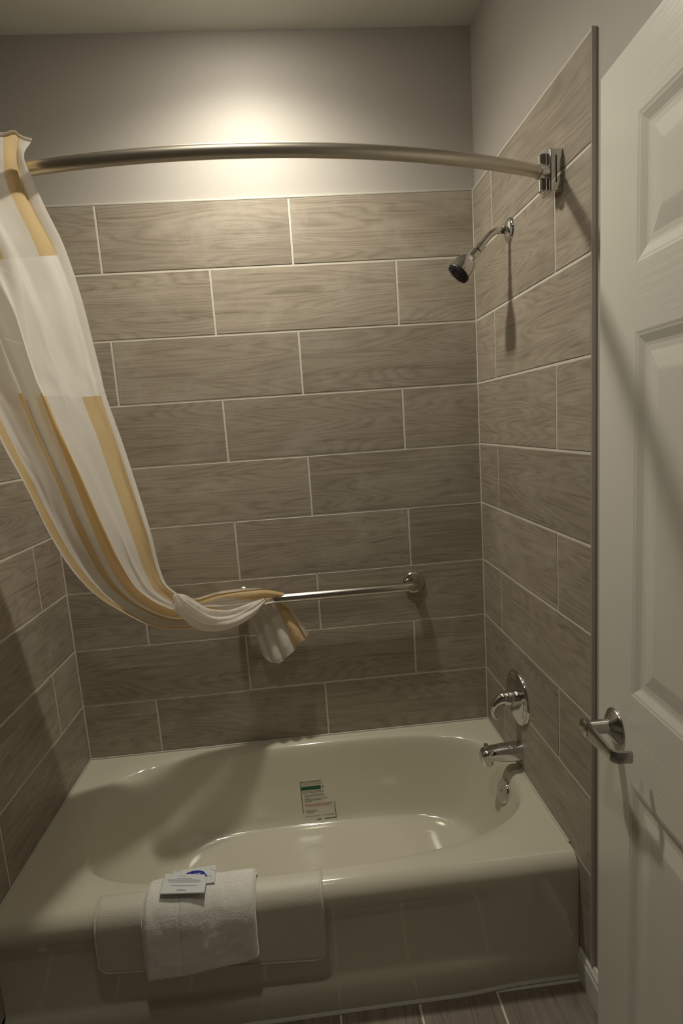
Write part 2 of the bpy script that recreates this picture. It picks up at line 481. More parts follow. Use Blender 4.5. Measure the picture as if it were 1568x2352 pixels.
# ================================================================== CEILING LIGHT
def ceiling_light(x, y, power, lens, label):
    lt = empty('ceiling_light', (x, y, CEIL))
    props(lt, label, 'light')
    keep(lathe('trim_ring', (x, y, CEIL), (0, 0, -1), [(0.098, 0), (0.098, 0.004), (0.085, 0.012), (0.072, 0.012), (0.070, 0.004)], M['trim']), lt)
    keep(lathe('lens', (x, y, CEIL), (0, 0, -1), [(0.070, 0.003), (0.066, 0.012), (0.05, 0.019), (0.025, 0.0225), (0.0, 0.0235)], lens), lt)
    ld = bpy.data.lights.new('lamp', 'SPOT'); ld.spot_size = math.radians(LAMP_CONE); ld.spot_blend = 1.0
    ld.shadow_soft_size = 0.045; ld.energy = power; ld.color = LAMP_COLOR
    lo_ = bpy.data.objects.new('lamp', ld); COL.objects.link(lo_)
    lo_.location = (0, 0, -0.026); lo_.parent = lt
ceiling_light(LAMP_POS.x, LAMP_POS.y, LAMP_POWER, M['lens'], 'round flush ceiling light above the middle of the tub')
ceiling_light(0.70, -1.25, LAMP_POWER * ROOM_LAMP, M['lens2'], 'round flush ceiling light above the floor beside the open door')

# ================================================================== BATHTUB
tub = empty('bathtub', (W / 2, -0.35, 0))
props(tub, 'white porcelain alcove bathtub with a smooth apron front', 'bathtub')
TX0, TX1 = 0.001, W - 0.001
CXT, CYT, AX, BY = 0.772, -0.338, 0.668, 0.297
YR = -0.658                         # where the front rim starts to roll over
def sgnpow(c, e): return math.copysign(abs(c) ** e, c)
def outline(t):
    c, s = math.cos(t), math.sin(t)
    n = {(1, 1): 3.4, (-1, 1): 4.6, (-1, -1): 3.4, (1, -1): 2.7}[(1 if c >= 0 else -1, 1 if s >= 0 else -1)]
    return Vector((CXT + AX * sgnpow(c, 2 / n), CYT + BY * sgnpow(s, 2 / n)))
def floorline(t):
    c, s = math.cos(t), math.sin(t)
    n = 3.4
    return Vector((0.835 + 0.475 * sgnpow(c, 2 / n), -0.335 + 0.225 * sgnpow(s, 2 / n)))
NT = 192
corn = [math.atan2(y - CYT, x - CXT) for x in (TX0, TX1) for y in (YR, -0.001)]
ths = [2 * math.pi * k / NT - math.pi for k in range(NT)]
def rect_pt(p):
    """carry a point of the outline out to the tub's rectangle along its ray."""
    d = p - Vector((CXT, CYT)); best = 1e9
    if d.x > 1e-9: best = min(best, (TX1 - CXT) / d.x)
    if d.x < -1e-9: best = min(best, (TX0 - CXT) / d.x)
    if d.y > 1e-9: best = min(best, (-0.001 - CYT) / d.y)
    if d.y < -1e-9: best = min(best, (YR - CYT) / d.y)
    return Vector((CXT, CYT)) + d * best
# ring stack: (fraction towards the floor outline, height)
rings = [(-0.10, 0.0), (0.0, -0.0012), (0.055, -0.005), (0.10, -0.0115), (0.14, -0.021), (0.18, -0.034), (0.25, -0.065), (0.40, -0.125), (0.56, -0.19), (0.68, -0.232), (0.78, -0.256), (0.88, -0.270), (1.0, -0.277)]
verts, faces = [], []
outer = [rect_pt(outline(t)) for t in ths]
# snap the nearest outer points to the true corners
for cx_ in (TX0, TX1):
    for cy_ in (YR, -0.001):
        i = min(range(NT), key=lambda k: (outer[k] - Vector((cx_, cy_))).length)
        outer[i] = Vector((cx_, cy_))
stack = [[Vector((p.x, p.y, DECK)) for p in outer]]
for fr, dz in rings:
    row = []
    for i, t in enumerate(ths):
        a, b = outline(t), floorline(t)
        if fr < 0:
            q = a.lerp(outer[i], 0.35)
            row.append(Vector((q.x, q.y, DECK)))
        else:
            q = a.lerp(b, fr)
            row.append(Vector((q.x, q.y, DECK + dz)))
    stack.append(row)
for sc, z in ((0.9, -0.2785), (0.6, -0.281), (0.25, -0.283)):
    stack.append([Vector((0.835 + (floorline(t).x - 0.835) * sc, -0.335 + (floorline(t).y + 0.335) * sc, DECK + z)) for t in ths])
for row in stack: verts += row
for r in range(len(stack) - 1):
    for k in range(NT):
        k2 = (k + 1) % NT
        faces.append((r * NT + k, r * NT + k2, (r + 1) * NT + k2, (r + 1) * NT + k))
faces.append(tuple((len(stack) - 1) * NT + k for k in range(NT)))
bm = bmesh.new(); bv = [bm.verts.new(q) for q in verts]
for f in faces: bm.faces.new([bv[i] for i in f])
basin = keep(from_bm('basin', bm, M['porcelain'], None, smooth=True), tub)
if basin.data.polygons[0].normal.z < 0: basin.data.flip_normals()
TUB_BVH = BVHTree.FromPolygons([v for v in verts], faces)
# front rim and apron, one profile swept along the tub
def apron_profile(x):
    rec = 0.012 * (1 - smooth01(1.12, 1.33, x))
    p = []
    for k in range(9):
        a = math.pi / 2 * k / 8
        p.append((YR - (TUBF + YR) * math.sin(a), DECK - 0.042 + 0.042 * math.cos(a)))
    p += [(-TUBF, 0.297), (-TUBF + rec * 0.3, 0.285), (-TUBF + rec * 0.8, 0.270), (-TUBF + rec, 0.255), (-TUBF + rec, 0.10), (-TUBF + rec * 0.8, 0.090), (-TUBF + rec * 0.3, 0.085), (-TUBF - rec * 0.5, 0.079), (-TUBF - rec * 0.75, 0.070), (-TUBF - rec * 0.8, 0.055), (-TUBF - rec * 0.8, 0.0)]
    return p
NX = 60
av, af = [], []
for i in range(NX + 1):
    x = TX0 + (TX1 - TX0) * i / NX
    pr = apron_profile(x)
    for y, z in pr: av.append((x, y, z))
n = len(pr)
for i in range(NX):
    for j in range(n - 1):
        af.append((i * n + j, (i + 1) * n + j, (i + 1) * n + j + 1, i * n + j + 1))
ap = keep(mesh('apron', av, af, M['porcelain'], None, smooth=True), tub)
if ap.data.polygons[5].normal.y > 0: ap.data.flip_normals()
keep(box('tub_caulk', (0.001, -0.0045, DECK - 0.002), (W - 0.001, 0.001, DECK + 0.0055), M['caulk'], None, 0.002), tub)
keep(box('tub_caulk', (W - 0.0045, -TUBF + 0.05, DECK - 0.002), (W + 0.001, -0.003, DECK + 0.005), M['caulk'], None, 0.002), tub)
keep(box('tub_caulk', (-0.001, -TUBF + 0.05, DECK - 0.002), (0.0045, -0.003, DECK + 0.005), M['caulk'], None, 0.002), tub)
fcv, fcf = [], []
for i in range(41):
    x = TX0 + (TX1 - TX0) * i / 40
    y0 = apron_profile(x)[-1][0]
    fcv += [(x, y0 - 0.006, 0.0), (x, y0 - 0.004, 0.003), (x, y0 + 0.001, 0.006)]
for i in range(40):
    for j in range(2): fcf.append((i * 3 + j, i * 3 + j + 1, i * 3 + j + 4, i * 3 + j + 3))
keep(mesh('floor_caulk', fcv, fcf, M['caulk'], None, smooth=True), tub)
# overflow plate on the end wall of the basin
hit = TUB_BVH.ray_cast(CAM, ray(1158, 1817).normalized())
op, on_ = (hit[0], hit[1]) if hit[0] else (Vector((1.40, -0.346, 0.3)), Vector((-1, 0, 0)))
if on_.dot(ray(1158, 1817)) > 0: on_ = -on_
ov = keep(lathe('overflow_plate', op - on_ * 0.001, on_, [(0.038, 0), (0.038, 0.006), (0.035, 0.010), (0.012, 0.0125), (0.0, 0.0128)], M['chrome']), tub)
sc = lathe('screw', op + on_ * 0.0118, on_, [(0.0045, 0), (0.004, 0.002), (0.0, 0.0024)], M['lever'], None, 12)
sc.parent = ov
# ------------------------------------------------------------------ sticker on the basin wall
stk = empty('warning_sticker', (0.80, -0.09, 0.15))
props(stk, 'torn homeowner notice sticker with green band inside the tub', 'sticker')
SQ = [(688, 1797), (762, 1789), (773, 1877), (698, 1886)]     # corners: top left, top right, bottom right, bottom left
def stick(u, v, lift):
    a = Vector(SQ[0]).lerp(Vector(SQ[1]), u); b = Vector(SQ[3]).lerp(Vector(SQ[2]), u)
    p = a.lerp(b, v)
    h_ = TUB_BVH.ray_cast(CAM, ray(p.x, p.y).normalized())
    nn = h_[1]
    if nn.dot(ray(p.x, p.y)) > 0: nn = -nn
    return h_[0] + nn * lift
def stick_patch(name, u0, v0, u1, v1, mat, lift, nu=4, nv=6, parent=None, shape=None):
    vv, ff = [], []
    for j in range(nv + 1):
        for i in range(nu + 1):
            vv.append(stick(u0 + (u1 - u0) * i / nu, v0 + (v1 - v0) * j / nv, lift))
    for j in range(nv):
        for i in range(nu):
            a = j * (nu + 1) + i; ff.append((a, a + 1, a + nu + 2, a + nu + 1))
    return keep(mesh(name, vv, ff, mat), stk)
stick_patch('film', 0.0, 0.0, 0.72, 1.0, M['film'], 0.0006)
stick_patch('film', 0.72, 0.56, 1.0, 1.0, M['film'], 0.0006)
stick_patch('border', 0.0, 0.02, 0.018, 0.80, M['green'], 0.0012, 1, 8)
stick_patch('border', 0.0, 0.0, 0.66, 0.014, M['green'], 0.0012, 6, 1)
stick_patch('border', 0.982, 0.58, 1.0, 0.97, M['green'], 0.0012, 1, 6)
stick_patch('border', 0.64, 0.982, 1.0, 1.0, M['green'], 0.0012, 4, 1)
stick_patch('border', 0.40, 0.982, 0.54, 1.0, M['green'], 0.0012, 2, 1)
stick_patch('green_band', 0.02, 0.125, 0.63, 0.215, M['green'], 0.0012, 6, 2)
stick_patch('band_tip', 0.68, 0.135, 0.71, 0.19, M['green'], 0.0012, 1, 1)
def stick_text(name, body, uc, vc, size_uv, mat, lift, shear=0.0):
    """set lettering on the curved wall: text laid out flat, then each vertex carried on to the porcelain."""
    t = text_mesh(name, body, 1.0, mat, None, Matrix.Identity(4), shear)
    w_ = max(q.co.x for q in t.data.vertices) - min(q.co.x for q in t.data.vertices)
    su = size_uv[0] / w_
    for q in t.data.vertices:
        q.co = stick(uc + q.co.x * su, vc - q.co.y * size_uv[1], lift)
    return keep(t, stk)
stick_text('heading_lettering', 'ATTENTION HOMEO', 0.37, 0.075, (0.62, 0.062), M['red'], 0.0013)
for k, (u0, u1, v, mt) in enumerate([(0.05, 0.68, 0.255, 'greyink'), (0.05, 0.22, 0.285, 'green'), (0.26, 0.70, 0.285, 'greyink'), (0.09, 0.68, 0.345, 'greyink'), (0.09, 0.70, 0.375, 'greyink'), (0.09, 0.26, 0.43, 'greyink'), (0.09, 0.82, 0.455, 'greyink'), (0.09, 0.62, 0.485, 'greyink'), (0.09, 0.30, 0.515, 'greyink'),
        (0.07, 0.93, 0.585, 'redpale'), (0.07, 0.93, 0.612, 'redpale'), (0.16, 0.86, 0.638, 'redpale'), (0.09, 0.42, 0.74, 'greyink'), (0.09, 0.46, 0.77, 'greyink'), (0.12, 0.34, 0.80, 'greyink'), (0.07, 0.52, 0.89, 'greyink'), (0.60, 0.94, 0.89, 'greyink')]):
    stick_patch('print_line', u0, v, u1, v + 0.009, M[mt], 0.0012, 4, 1)

# ================================================================== BATH MAT and TOWEL over the rim
def rim_path():
    """(y, z) path from inside the basin over the rim and down the apron."""
    p = []
    for t in (0.23, 0.25, 0.27, 0.29, 0.31, 0.325):
        p.append((-0.612 - 0.016 * (t - 0.23) / 0.095, t))
    p += [(-0.632, 0.340), (-0.638, 0.348), (-0.646, 0.3525)]
    for k in range(0, 9):
        a = math.pi / 2 * k / 8
        p.append((YR - 0.0425 * math.sin(a), DECK - 0.042 + 0.0425 * math.cos(a)))
    for z in (0.30, 0.285, 0.27, 0.25, 0.23, 0.21, 0.19, 0.17, 0.15, 0.13):
        p.append((-0.7008, z))
    return p
RP = [Vector((0, y, z)) for y, z in rim_path()]
RS = [0.0]
for a, b in zip(RP, RP[1:]): RS.append(RS[-1] + (b - a).length)
def rim_at(s):
    s = min(max(s, 0.0), RS[-1] - 1e-6)
    i = 0
    while RS[i + 1] < s: i += 1
    f = (s - RS[i]) / (RS[i + 1] - RS[i])
    p = RP[i].lerp(RP[i + 1], f)
    def tang(k):
        return (RP[min(k + 1, len(RP) - 1)] - RP[max(k - 1, 0)]).normalized()
    d = tang(i).lerp(tang(i + 1), f).normalized()
    return p, Vector((0, d.z, -d.y)).normalized()     # outward normal
def s_of_z(z):
    """length along the path where it passes height z on the outside."""
    for i in range(len(RP) - 1, 0, -1):
        if RP[i].y < -0.69 and RP[i].z <= z <= RP[i - 1].z:
            return RS[i] - (z - RP[i].z) / max(RP[i - 1].z - RP[i].z, 1e-9) * (RS[i] - RS[i - 1])
    return RS[-1]
if rim_at(RS[9])[1].z < 0:
    _ra = rim_at
    def rim_at(s):
        p, nn = _ra(s); return p, -nn
def drape(name, x0, x1, s0, send, lift, thick, mat, nx, ns, rcorner=0.0, edge=0.004, wav=None, flare=0.0):
    """closed slab following the rim; send(f) gives the lower end for x fraction f."""
    top, bot = [], []
    for j in range(ns + 1):
        for i in range(nx + 1):
            f = i / nx
            s1 = send(f)
            s = s0 + (s1 - s0) * j / ns
            x = x0 + (x1 - x0) * f
            d = s1 - s
            if rcorner and d < rcorner:
                ins = rcorner - math.sqrt(max(rcorner ** 2 - (rcorner - d) ** 2, 0))
                x = x0 + ins + (x1 - x0 - 2 * ins) * f
            p, nn = rim_at(s)
            if p.y < -0.69: p = p + Vector((0, -flare * max(0.0, 0.325 - p.z), 0))
            e = min(f * (x1 - x0), (1 - f) * (x1 - x0), d)
            rr = thick * (math.sqrt(max(0.0, 1 - (1 - min(e / edge, 1.0)) ** 2)) if edge > 0 else 1.0)
            w = wav(x, s, f) if wav else 0.0
            top.append(Vector((x, p.y, p.z)) + nn * (lift + rr + w * min(e / edge, 1)))
            bot.append(Vector((x, p.y, p.z)) + nn * lift)
    vv = top + bot; o = len(top); ff = []
    st = nx + 1
    for j in range(ns):
        for i in range(nx):
            a = j * st + i
            ff.append((a, a + 1, a + st + 1, a + st)); ff.append((o + a, o + a + st, o + a + st + 1, o + a + 1))
    for j in range(ns):
        ff.append((j * st, (j + 1) * st, o + (j + 1) * st, o + j * st))
        a = j * st + nx; ff.append((a, o + a, o + a + st, a + st))
    for i in range(nx):
        ff.append((i, o + i, o + i + 1, i + 1)); a = ns * st + i; ff.append((a, a + 1, o + a + 1, o + a))
    bm = bmesh.new(); bv = [bm.verts.new(q) for q in vv]
    for f in ff: bm.faces.new([bv[i] for i in f])
    return from_bm(name, bm, mat, None, smooth=True)
mat_ = empty('bath_mat', (0.53, -0.70, 0.16))
props(mat_, 'pale textured vinyl bath mat hung over the tub rim', 'bath mat')
keep(drape('mat_sheet', 0.247, 0.808, 0.0, lambda f: s_of_z(0.200 - 0.036 * f), 0.0006, 0.0032, M['mat'], 70, 60, 0.03, 0.004, None, 0.06), mat_)
# thin raised border bead of the mat
def mat_edge():
    pts = []
    def q(x, s):
        p, nn = rim_at(s)
        fl = 0.06 * max(0.0, 0.325 - p.z) if p.y < -0.69 else 0.0
        return Vector((x, p.y - fl, p.z)) + nn * 0.0036
    r = 0.03
    for k in range(30):
        pts.append(q(0.249, (s_of_z(0.200) - r) * (0.35 + 0.65 * k / 29)))
    sE = s_of_z(0.200)
    for k in range(1, 8):
        a = math.pi / 2 * k / 8
        pts.append(q(0.249 + r - r * math.cos(a), sE - r + (r - 0.002) * math.sin(a)))
    for k in range(20):
        f = k / 19
        pts.append(q(0.279 + (0.776 - 0.279) * f, s_of_z(0.200 - 0.036 * f) - 0.002))
    sE = s_of_z(0.164)
    for k in range(1, 8):
        a = math.pi / 2 * k / 8
        pts.append(q(0.806 - r + r * math.sin(a), sE - r + (r - 0.002) * math.cos(a)))
    for k in range(30):
        pts.append(q(0.806, (sE - r) * (1 - 0.65 * k / 29)))
    return pts
keep(tube('mat_border', mat_edge(), 0.0016, M['mat'], None, 8), mat_)

def terry(root, fold):
    """short cotton loops standing on the towel's outer face."""
    me = fold.data
    polys = [p for p in me.polygons if p.normal.y < 0.35 and p.normal.dot(Vector((0, -0.7, 0.7))) > -0.2 and abs(p.normal.x) < 0.98]
    rnd = random.Random(3)
    vv, ff = [], []
    for p in polys:
        vs_ = [me.vertices[i].co for i in p.vertices]
        cnt = max(1, int(p.area / 3.1e-7 / 4))
        for _ in range(min(cnt, 9)):
            a, b = rnd.random(), rnd.random()
            q = vs_[0].lerp(vs_[1], a).lerp(vs_[3 % len(vs_)].lerp(vs_[2], a), b)
            d = (p.normal + Vector((rnd.uniform(-.8, .8), rnd.uniform(-.8, .8), rnd.uniform(-.9, .6)))).normalized()
            t = d.cross(Vector((rnd.uniform(-1, 1), rnd.uniform(-1, 1), rnd.uniform(-1, 1)))).normalized() * 0.00035
            k = len(vv); ln = rnd.uniform(0.0006, 0.0013)
            vv += [q - t, q + t, q + d * ln + t * 0.7, q + d * ln - t * 0.7]; ff.append((k, k + 1, k + 2, k + 3))
    o = mesh('terry_pile', vv, ff, M['pile']); o['kind'] = 'stuff'
    keep(o, root)
tow = empty('hand_towel', (0.50, -0.70, 0.17))
props(tow, 'folded white terry hand towel hung over the bath mat', 'towel')
def towwave(x, s, f):
    n1 = noise.noise(Vector((x * 16, s * 16, 3.1))) * 0.0035 + noise.noise(Vector((x * 60, s * 60, 1.7))) * 0.0012
    band = -0.0022 * math.exp(-((f - 0.32) / 0.012) ** 2)
    return n1 + band
def tow_end(f):
    z = 0.192 + 0.012 * smooth01(0.25, 0.8, f) + 0.010 * smooth01(0.8, 1.0, f)
    return s_of_z(z)
outer_fold = keep(drape('outer_fold', 0.369, 0.640, 0.045, tow_end, 0.011, 0.013, M['towel'], 90, 90, 0.006, 0.012, towwave, 0.13), tow)
keep(drape('inner_fold', 0.362, 0.634, 0.05, lambda f: s_of_z(0.204 + 0.012 * f), 0.0042, 0.0085, M['towel'], 60, 60, 0.006, 0.008, towwave, 0.12), tow)
terry(tow, outer_fold)

# ------------------------------------------------------------------ two packets on the towel
def packet(name, quad, z, thick, label):
    """quad: pixel corners front-left, front-right, back-right, back-left, resting on the towel at height z."""
    r = empty(name)
    c = [at_z(px, py, z) for px, py in quad]
    cen = sum(c, Vector()) / 4
    r.location = cen
    props(r, label, 'packet', 'paper packets on the hand towel')
    bm = bmesh.new()
    ring = []
    for zz, ins in ((0, 0.0), (thick * 0.5, 0.0), (thick, 0.0025)):
        row = []
        for q in c:
            p = q + (cen - q).normalized() * ins; row.append(bm.verts.new((p.x, p.y, q.z + zz)))
        ring.append(row)
    for a, b in zip(ring, ring[1:]):
        for i in range(4): bm.faces.new((a[i], a[(i + 1) % 4], b[(i + 1) % 4], b[i]))
    bm.faces.new(ring[0][::-1]); bm.faces.new(ring[-1])
    keep(from_bm('wrapper', bm, M['paper']), r)
    def surf(u, v, lift=0.0005):
        a = c[0].lerp(c[1], u); b = c[3].lerp(c[2], u); p = a.lerp(b, v); return Vector((p.x, p.y, p.z + thick + lift))
    return r, surf
def ptext(r, surf, name, body, uc, vc, wu, hv, mat, shear=0.0, flip=False):
    t = text_mesh(name, body, 1.0, mat, None, Matrix.Identity(4), shear)
    w_ = max(q.co.x for q in t.data.vertices) - min(q.co.x for q in t.data.vertices)
    s = -1 if flip else 1
    for q in t.data.vertices:
        q.co = surf(uc + s * q.co.x * wu / w_, vc + s * q.co.y * hv)
    return keep(t, r)
def pbar(r, surf, name, u0, u1, v, hv, mat):
    return keep(mesh(name, [surf(u0, v), surf(u1, v), surf(u1, v + hv), surf(u0, v + hv)], [(0, 1, 2, 3)], mat), r)
ZT = 0.352 + 0.026
r2, s2 = packet('soap_packet', [(398, 2043), (493, 2028), (497, 1988), (397, 2003)], ZT, 0.003, 'pale packet with blue oval emblem, lying under the other packet')
vv = [s2(0.50, 0.52, 0.0004)]; NE = 36
for k in range(NE):
    a = 2 * math.pi * k / NE; vv.append(s2(0.50 + 0.26 * math.cos(a), 0.52 + 0.30 * math.sin(a), 0.0004))
keep(mesh('blue_oval', vv, [(0, 1 + k, 1 + (k + 1) % NE) for k in range(NE)], M['blueink']), r2)
ptext(r2, s2, 'emblem_lettering', 'Ivory', 0.50, 0.62, 0.30, 0.17, M['whiteink'], 0.35)
def swirl(r, surf, uc, vc, ru, rv, a0, a1, wth, mat):
    vv, ff = [], []
    for k in range(17):
        a = a0 + (a1 - a0) * k / 16
        for s in (1 - wth, 1 + wth):
            vv.append(surf(uc + ru * s * math.cos(a), vc + rv * s * math.sin(a)))
    for k in range(16): ff.append((2 * k, 2 * k + 1, 2 * k + 3, 2 * k + 2))
    return keep(mesh('print_swirl', vv, ff, mat), r)
swirl(r2, s2, 1.02, 0.95, 0.16, 0.30, 3.3, 4.6, 0.025, M['paleink'])
swirl(r2, s2, 0.86, 0.24, 0.06, 0.16, -0.6, 2.4, 0.05, M['paleink'])
swirl(r2, s2, 0.12, 0.80, 0.07, 0.15, 0.0, 2.6, 0.05, M['paleink'])
r1, s1 = packet('shampoo_packet', [(366, 2055), (469, 2052), (477, 2010), (379, 2008)], ZT + 0.0045, 0.003, 'pale packet with blue script lettering, lying on top of the other packet')
ptext(r1, s1, 'brand_lettering', 'Ivory', 0.49, 0.13, 0.22, 0.12, M['blueink'], 0.35, True)
ptext(r1, s1, 'product_lettering', 'Conditioning Shampoo', 0.52, 0.36, 0.58, 0.085, M['blueink'], 0.35, True)
for v, u0, u1 in ((0.54, 0.16, 0.86), (0.60, 0.12, 0.88), (0.66, 0.10, 0.84), (0.72, 0.30, 0.68), (0.85, 0.36, 0.52)):
    pbar(r1, s1, 'print_line', u0, u1, v, 0.014, M['paleink'])
pbar(r1, s1, 'blue_flash', 0.945, 0.985, 0.86, 0.13, M['blueink'])

# ================================================================== SHOWER FITTINGS
YS = -0.316
sh = empty('shower_sprayer', (W, YS, 1.989))
props(sh, 'chrome shower head on a bent arm from the tiled wall', 'shower head')
keep(lathe('flange', (W + 0.001, YS, 1.989), (-1, 0, 0), [(0.033, 0), (0.033, 0.002), (0.030, 0.006), (0.022, 0.010), (0.012, 0.013)], M['chrome']), sh)
arm = [Vector((W - 0.002, YS, 1.989)), Vector((W - 0.025, YS, 1.989)), Vector((W - 0.040, YS, 1.987)), Vector((W - 0.053, YS, 1.980)), Vector((W - 0.064, YS, 1.970)), Vector((W - 0.078, YS, 1.955)), Vector((W - 0.088, YS, 1.944))]
keep(tube('arm', arm, 0.0095, M['chrome'], None, 20), sh)
d_ = Vector((-0.70, 0.0, -0.72)).normalized()
h0 = arm[-1]
keep(lathe('collar_nut', h0 - d_ * 0.013, d_, [(0.0105, 0), (0.0125, 0.001), (0.0125, 0.019), (0.011, 0.020)], M['chrome'], None, 24), sh)
keep(lathe('swivel_nut', h0 + d_ * 0.008, d_, [(0.012, 0), (0.0145, 0.002), (0.0145, 0.022), (0.012, 0.024)], M['chrome'], None, 8, 20), sh)
hd = keep(lathe('spray_head', h0 + d_ * 0.031, d_, [(0.013, 0), (0.016, 0.003), (0.024, 0.012), (0.031, 0.026), (0.0345, 0.042), (0.035, 0.053), (0.033, 0.054)], M['chrome'], None, 48), sh)
fc = keep(lathe('spray_face', h0 + d_ * 0.031, d_, [(0.033, 0.053), (0.033, 0.059), (0.030, 0.061), (0.0, 0.062)], M['rubber'], None, 48), sh)
_, u_, v_ = frame_of(d_)
for rr, cnt in ((0.030, 26), (0.021, 16), (0.012, 9)):
    for k in range(cnt):
        a = 2 * math.pi * k / cnt
        c = h0 + d_ * (0.031 + 0.060) + (u_ * math.cos(a) + v_ * math.sin(a)) * rr
        nz = lathe('nozzle', c, d_, [(0.0017, 0), (0.0013, 0.0045), (0.0, 0.005)], M['rubber'], None, 6)
        nz.parent = fc; nz.matrix_parent_inverse = Matrix.Identity(4)

YV, ZV = -0.312, 0.594
va = empty('shower_valve', (W, YV, ZV))
props(va, 'chrome shower valve with round plate and curved lever', 'valve')
keep(lathe('escutcheon', (W + 0.001, YV, ZV), (-1, 0, 0), [(0.087, 0), (0.087, 0.003), (0.084, 0.008), (0.078, 0.010), (0.070, 0.0095), (0.066, 0.011), (0.030, 0.013), (0.026, 0.013)], M['chrome'], None, 64), va)
keep(lathe('hub', (W - 0.010, YV, ZV), (-1, 0, 0), [(0.024, 0), (0.024, 0.008), (0.0225, 0.009), (0.0225, 0.012), (0.024, 0.013), (0.024, 0.030), (0.023, 0.032)], M['chrome'], None, 40), va)
lv = [Vector((W - 0.036, YV, ZV + 0.000)), Vector((W - 0.047, YV, ZV + 0.002)), Vector((W - 0.058, YV, ZV - 0.001)), Vector((W - 0.069, YV, ZV - 0.009)), Vector((W - 0.078, YV, ZV - 0.021)), Vector((W - 0.083, YV, ZV - 0.036)), Vector((W - 0.082, YV, ZV - 0.050)), Vector((W - 0.076, YV, ZV - 0.060)), Vector((W - 0.071, YV, ZV - 0.062))]
keep(tube('lever', [catmull(lv, k / 32) for k in range(33)], [0.0225 - 0.0155 * smooth01(0.0, 0.75, k / 32) for k in range(33)], M['chrome'], None, 24), va)
keep(lathe('set_screw', (W - 0.048, YV - 0.004, ZV - 0.0195), (0, -0.45, -1), [(0.003, 0), (0.0025, 0.002), (0, 0.0022)], M['dark'], None, 10), va)

ZP = 0.412
sp = empty('tub_spout', (W, -0.318, ZP))
props(sp, 'chrome tub spout with a small pull-up diverter knob', 'spout')
YP = -0.318
rows = []
def spout_ring(x, zc_, hw, hz):
    r = []
    for k in range(28):
        a = 2 * math.pi * k / 28
        r.append(Vector((x, YP + hw * sgnpow(math.cos(a), 0.75), zc_ + hz * sgnpow(math.sin(a), 0.75))))
    return r
for x, zc_, hw, hz in ((W + 0.001, ZP + 0.002, 0.027, 0.0295), (W - 0.030, ZP + 0.002, 0.0268, 0.029), (W - 0.060, ZP + 0.002, 0.026, 0.0265), (W - 0.090, ZP + 0.003, 0.0248, 0.0225), (W - 0.110, ZP + 0.003, 0.0238, 0.0195), (W - 0.122, ZP + 0.001, 0.0225, 0.0185), (W - 0.1285, ZP - 0.003, 0.020, 0.0165), (W - 0.131, ZP - 0.006, 0.015, 0.011)):
    rows.append(spout_ring(x, zc_, hw, hz))
bm = bmesh.new(); br = [[bm.verts.new(q) for q in r] for r in rows]
for a, b in zip(br, br[1:]):
    for k in range(28): bm.faces.new((a[k], a[(k + 1) % 28], b[(k + 1) % 28], b[k]))
bm.faces.new(br[0]); bm.faces.new(br[-1])
keep(from_bm('spout_body', bm, M['chrome'], None, sharp=60), sp)
keep(lathe('outlet', (W - 0.111, YP, ZP - 0.006), (0.05, 0, -1), [(0.0205, 0), (0.0195, 0.022), (0.0185, 0.025), (0.016, 0.025), (0.015, 0.012)], M['chrome'], None, 28), sp)
kn = keep(lathe('diverter_knob', (W - 0.112, YP, ZP + 0.018), (0, 0, 1), [(0.003, 0), (0.003, 0.010), (0.0065, 0.013), (0.0075, 0.016), (0.006, 0.019), (0, 0.020)], M['chrome'], None, 20), sp)

# ================================================================== GRAB BAR
ZG = 0.9075; YG = -0.054
gb = empty('grab_bar', (0.90, 0, ZG))
props(gb, 'brushed steel grab bar on the tiled back wall', 'grab bar')
gx0, gx1 = 0.598, 1.2075
pts = [Vector((gx0, -0.004, ZG))]
rb = 0.034
pts.append(Vector((gx0, YG + rb, ZG)))
for k in range(1, 9):
    a = math.pi / 2 * k / 8
    pts.append(Vector((gx0 + rb - rb * math.cos(a), YG + rb - rb * math.sin(a), ZG)))
for k in range(1, 12): pts.append(Vector((gx0 + rb + (gx1 - gx0 - 2 * rb) * k / 12, YG, ZG)))
for k in range(0, 9):
    a = math.pi / 2 * k / 8
    pts.append(Vector((gx1 - rb + rb * math.sin(a), YG + rb - rb * math.cos(a), ZG)))
pts.append(Vector((gx1, -0.004, ZG)))
keep(tube('bar', pts, 0.0165, M['steel'], None, 28), gb)
for x in (gx0, gx1):
    keep(lathe('flange', (x, 0.001, ZG), (0, -1, 0), [(0.040, 0), (0.040, 0.004), (0.037, 0.009), (0.030, 0.0115), (0.0185, 0.012)], M['steel'], None, 48), gb)

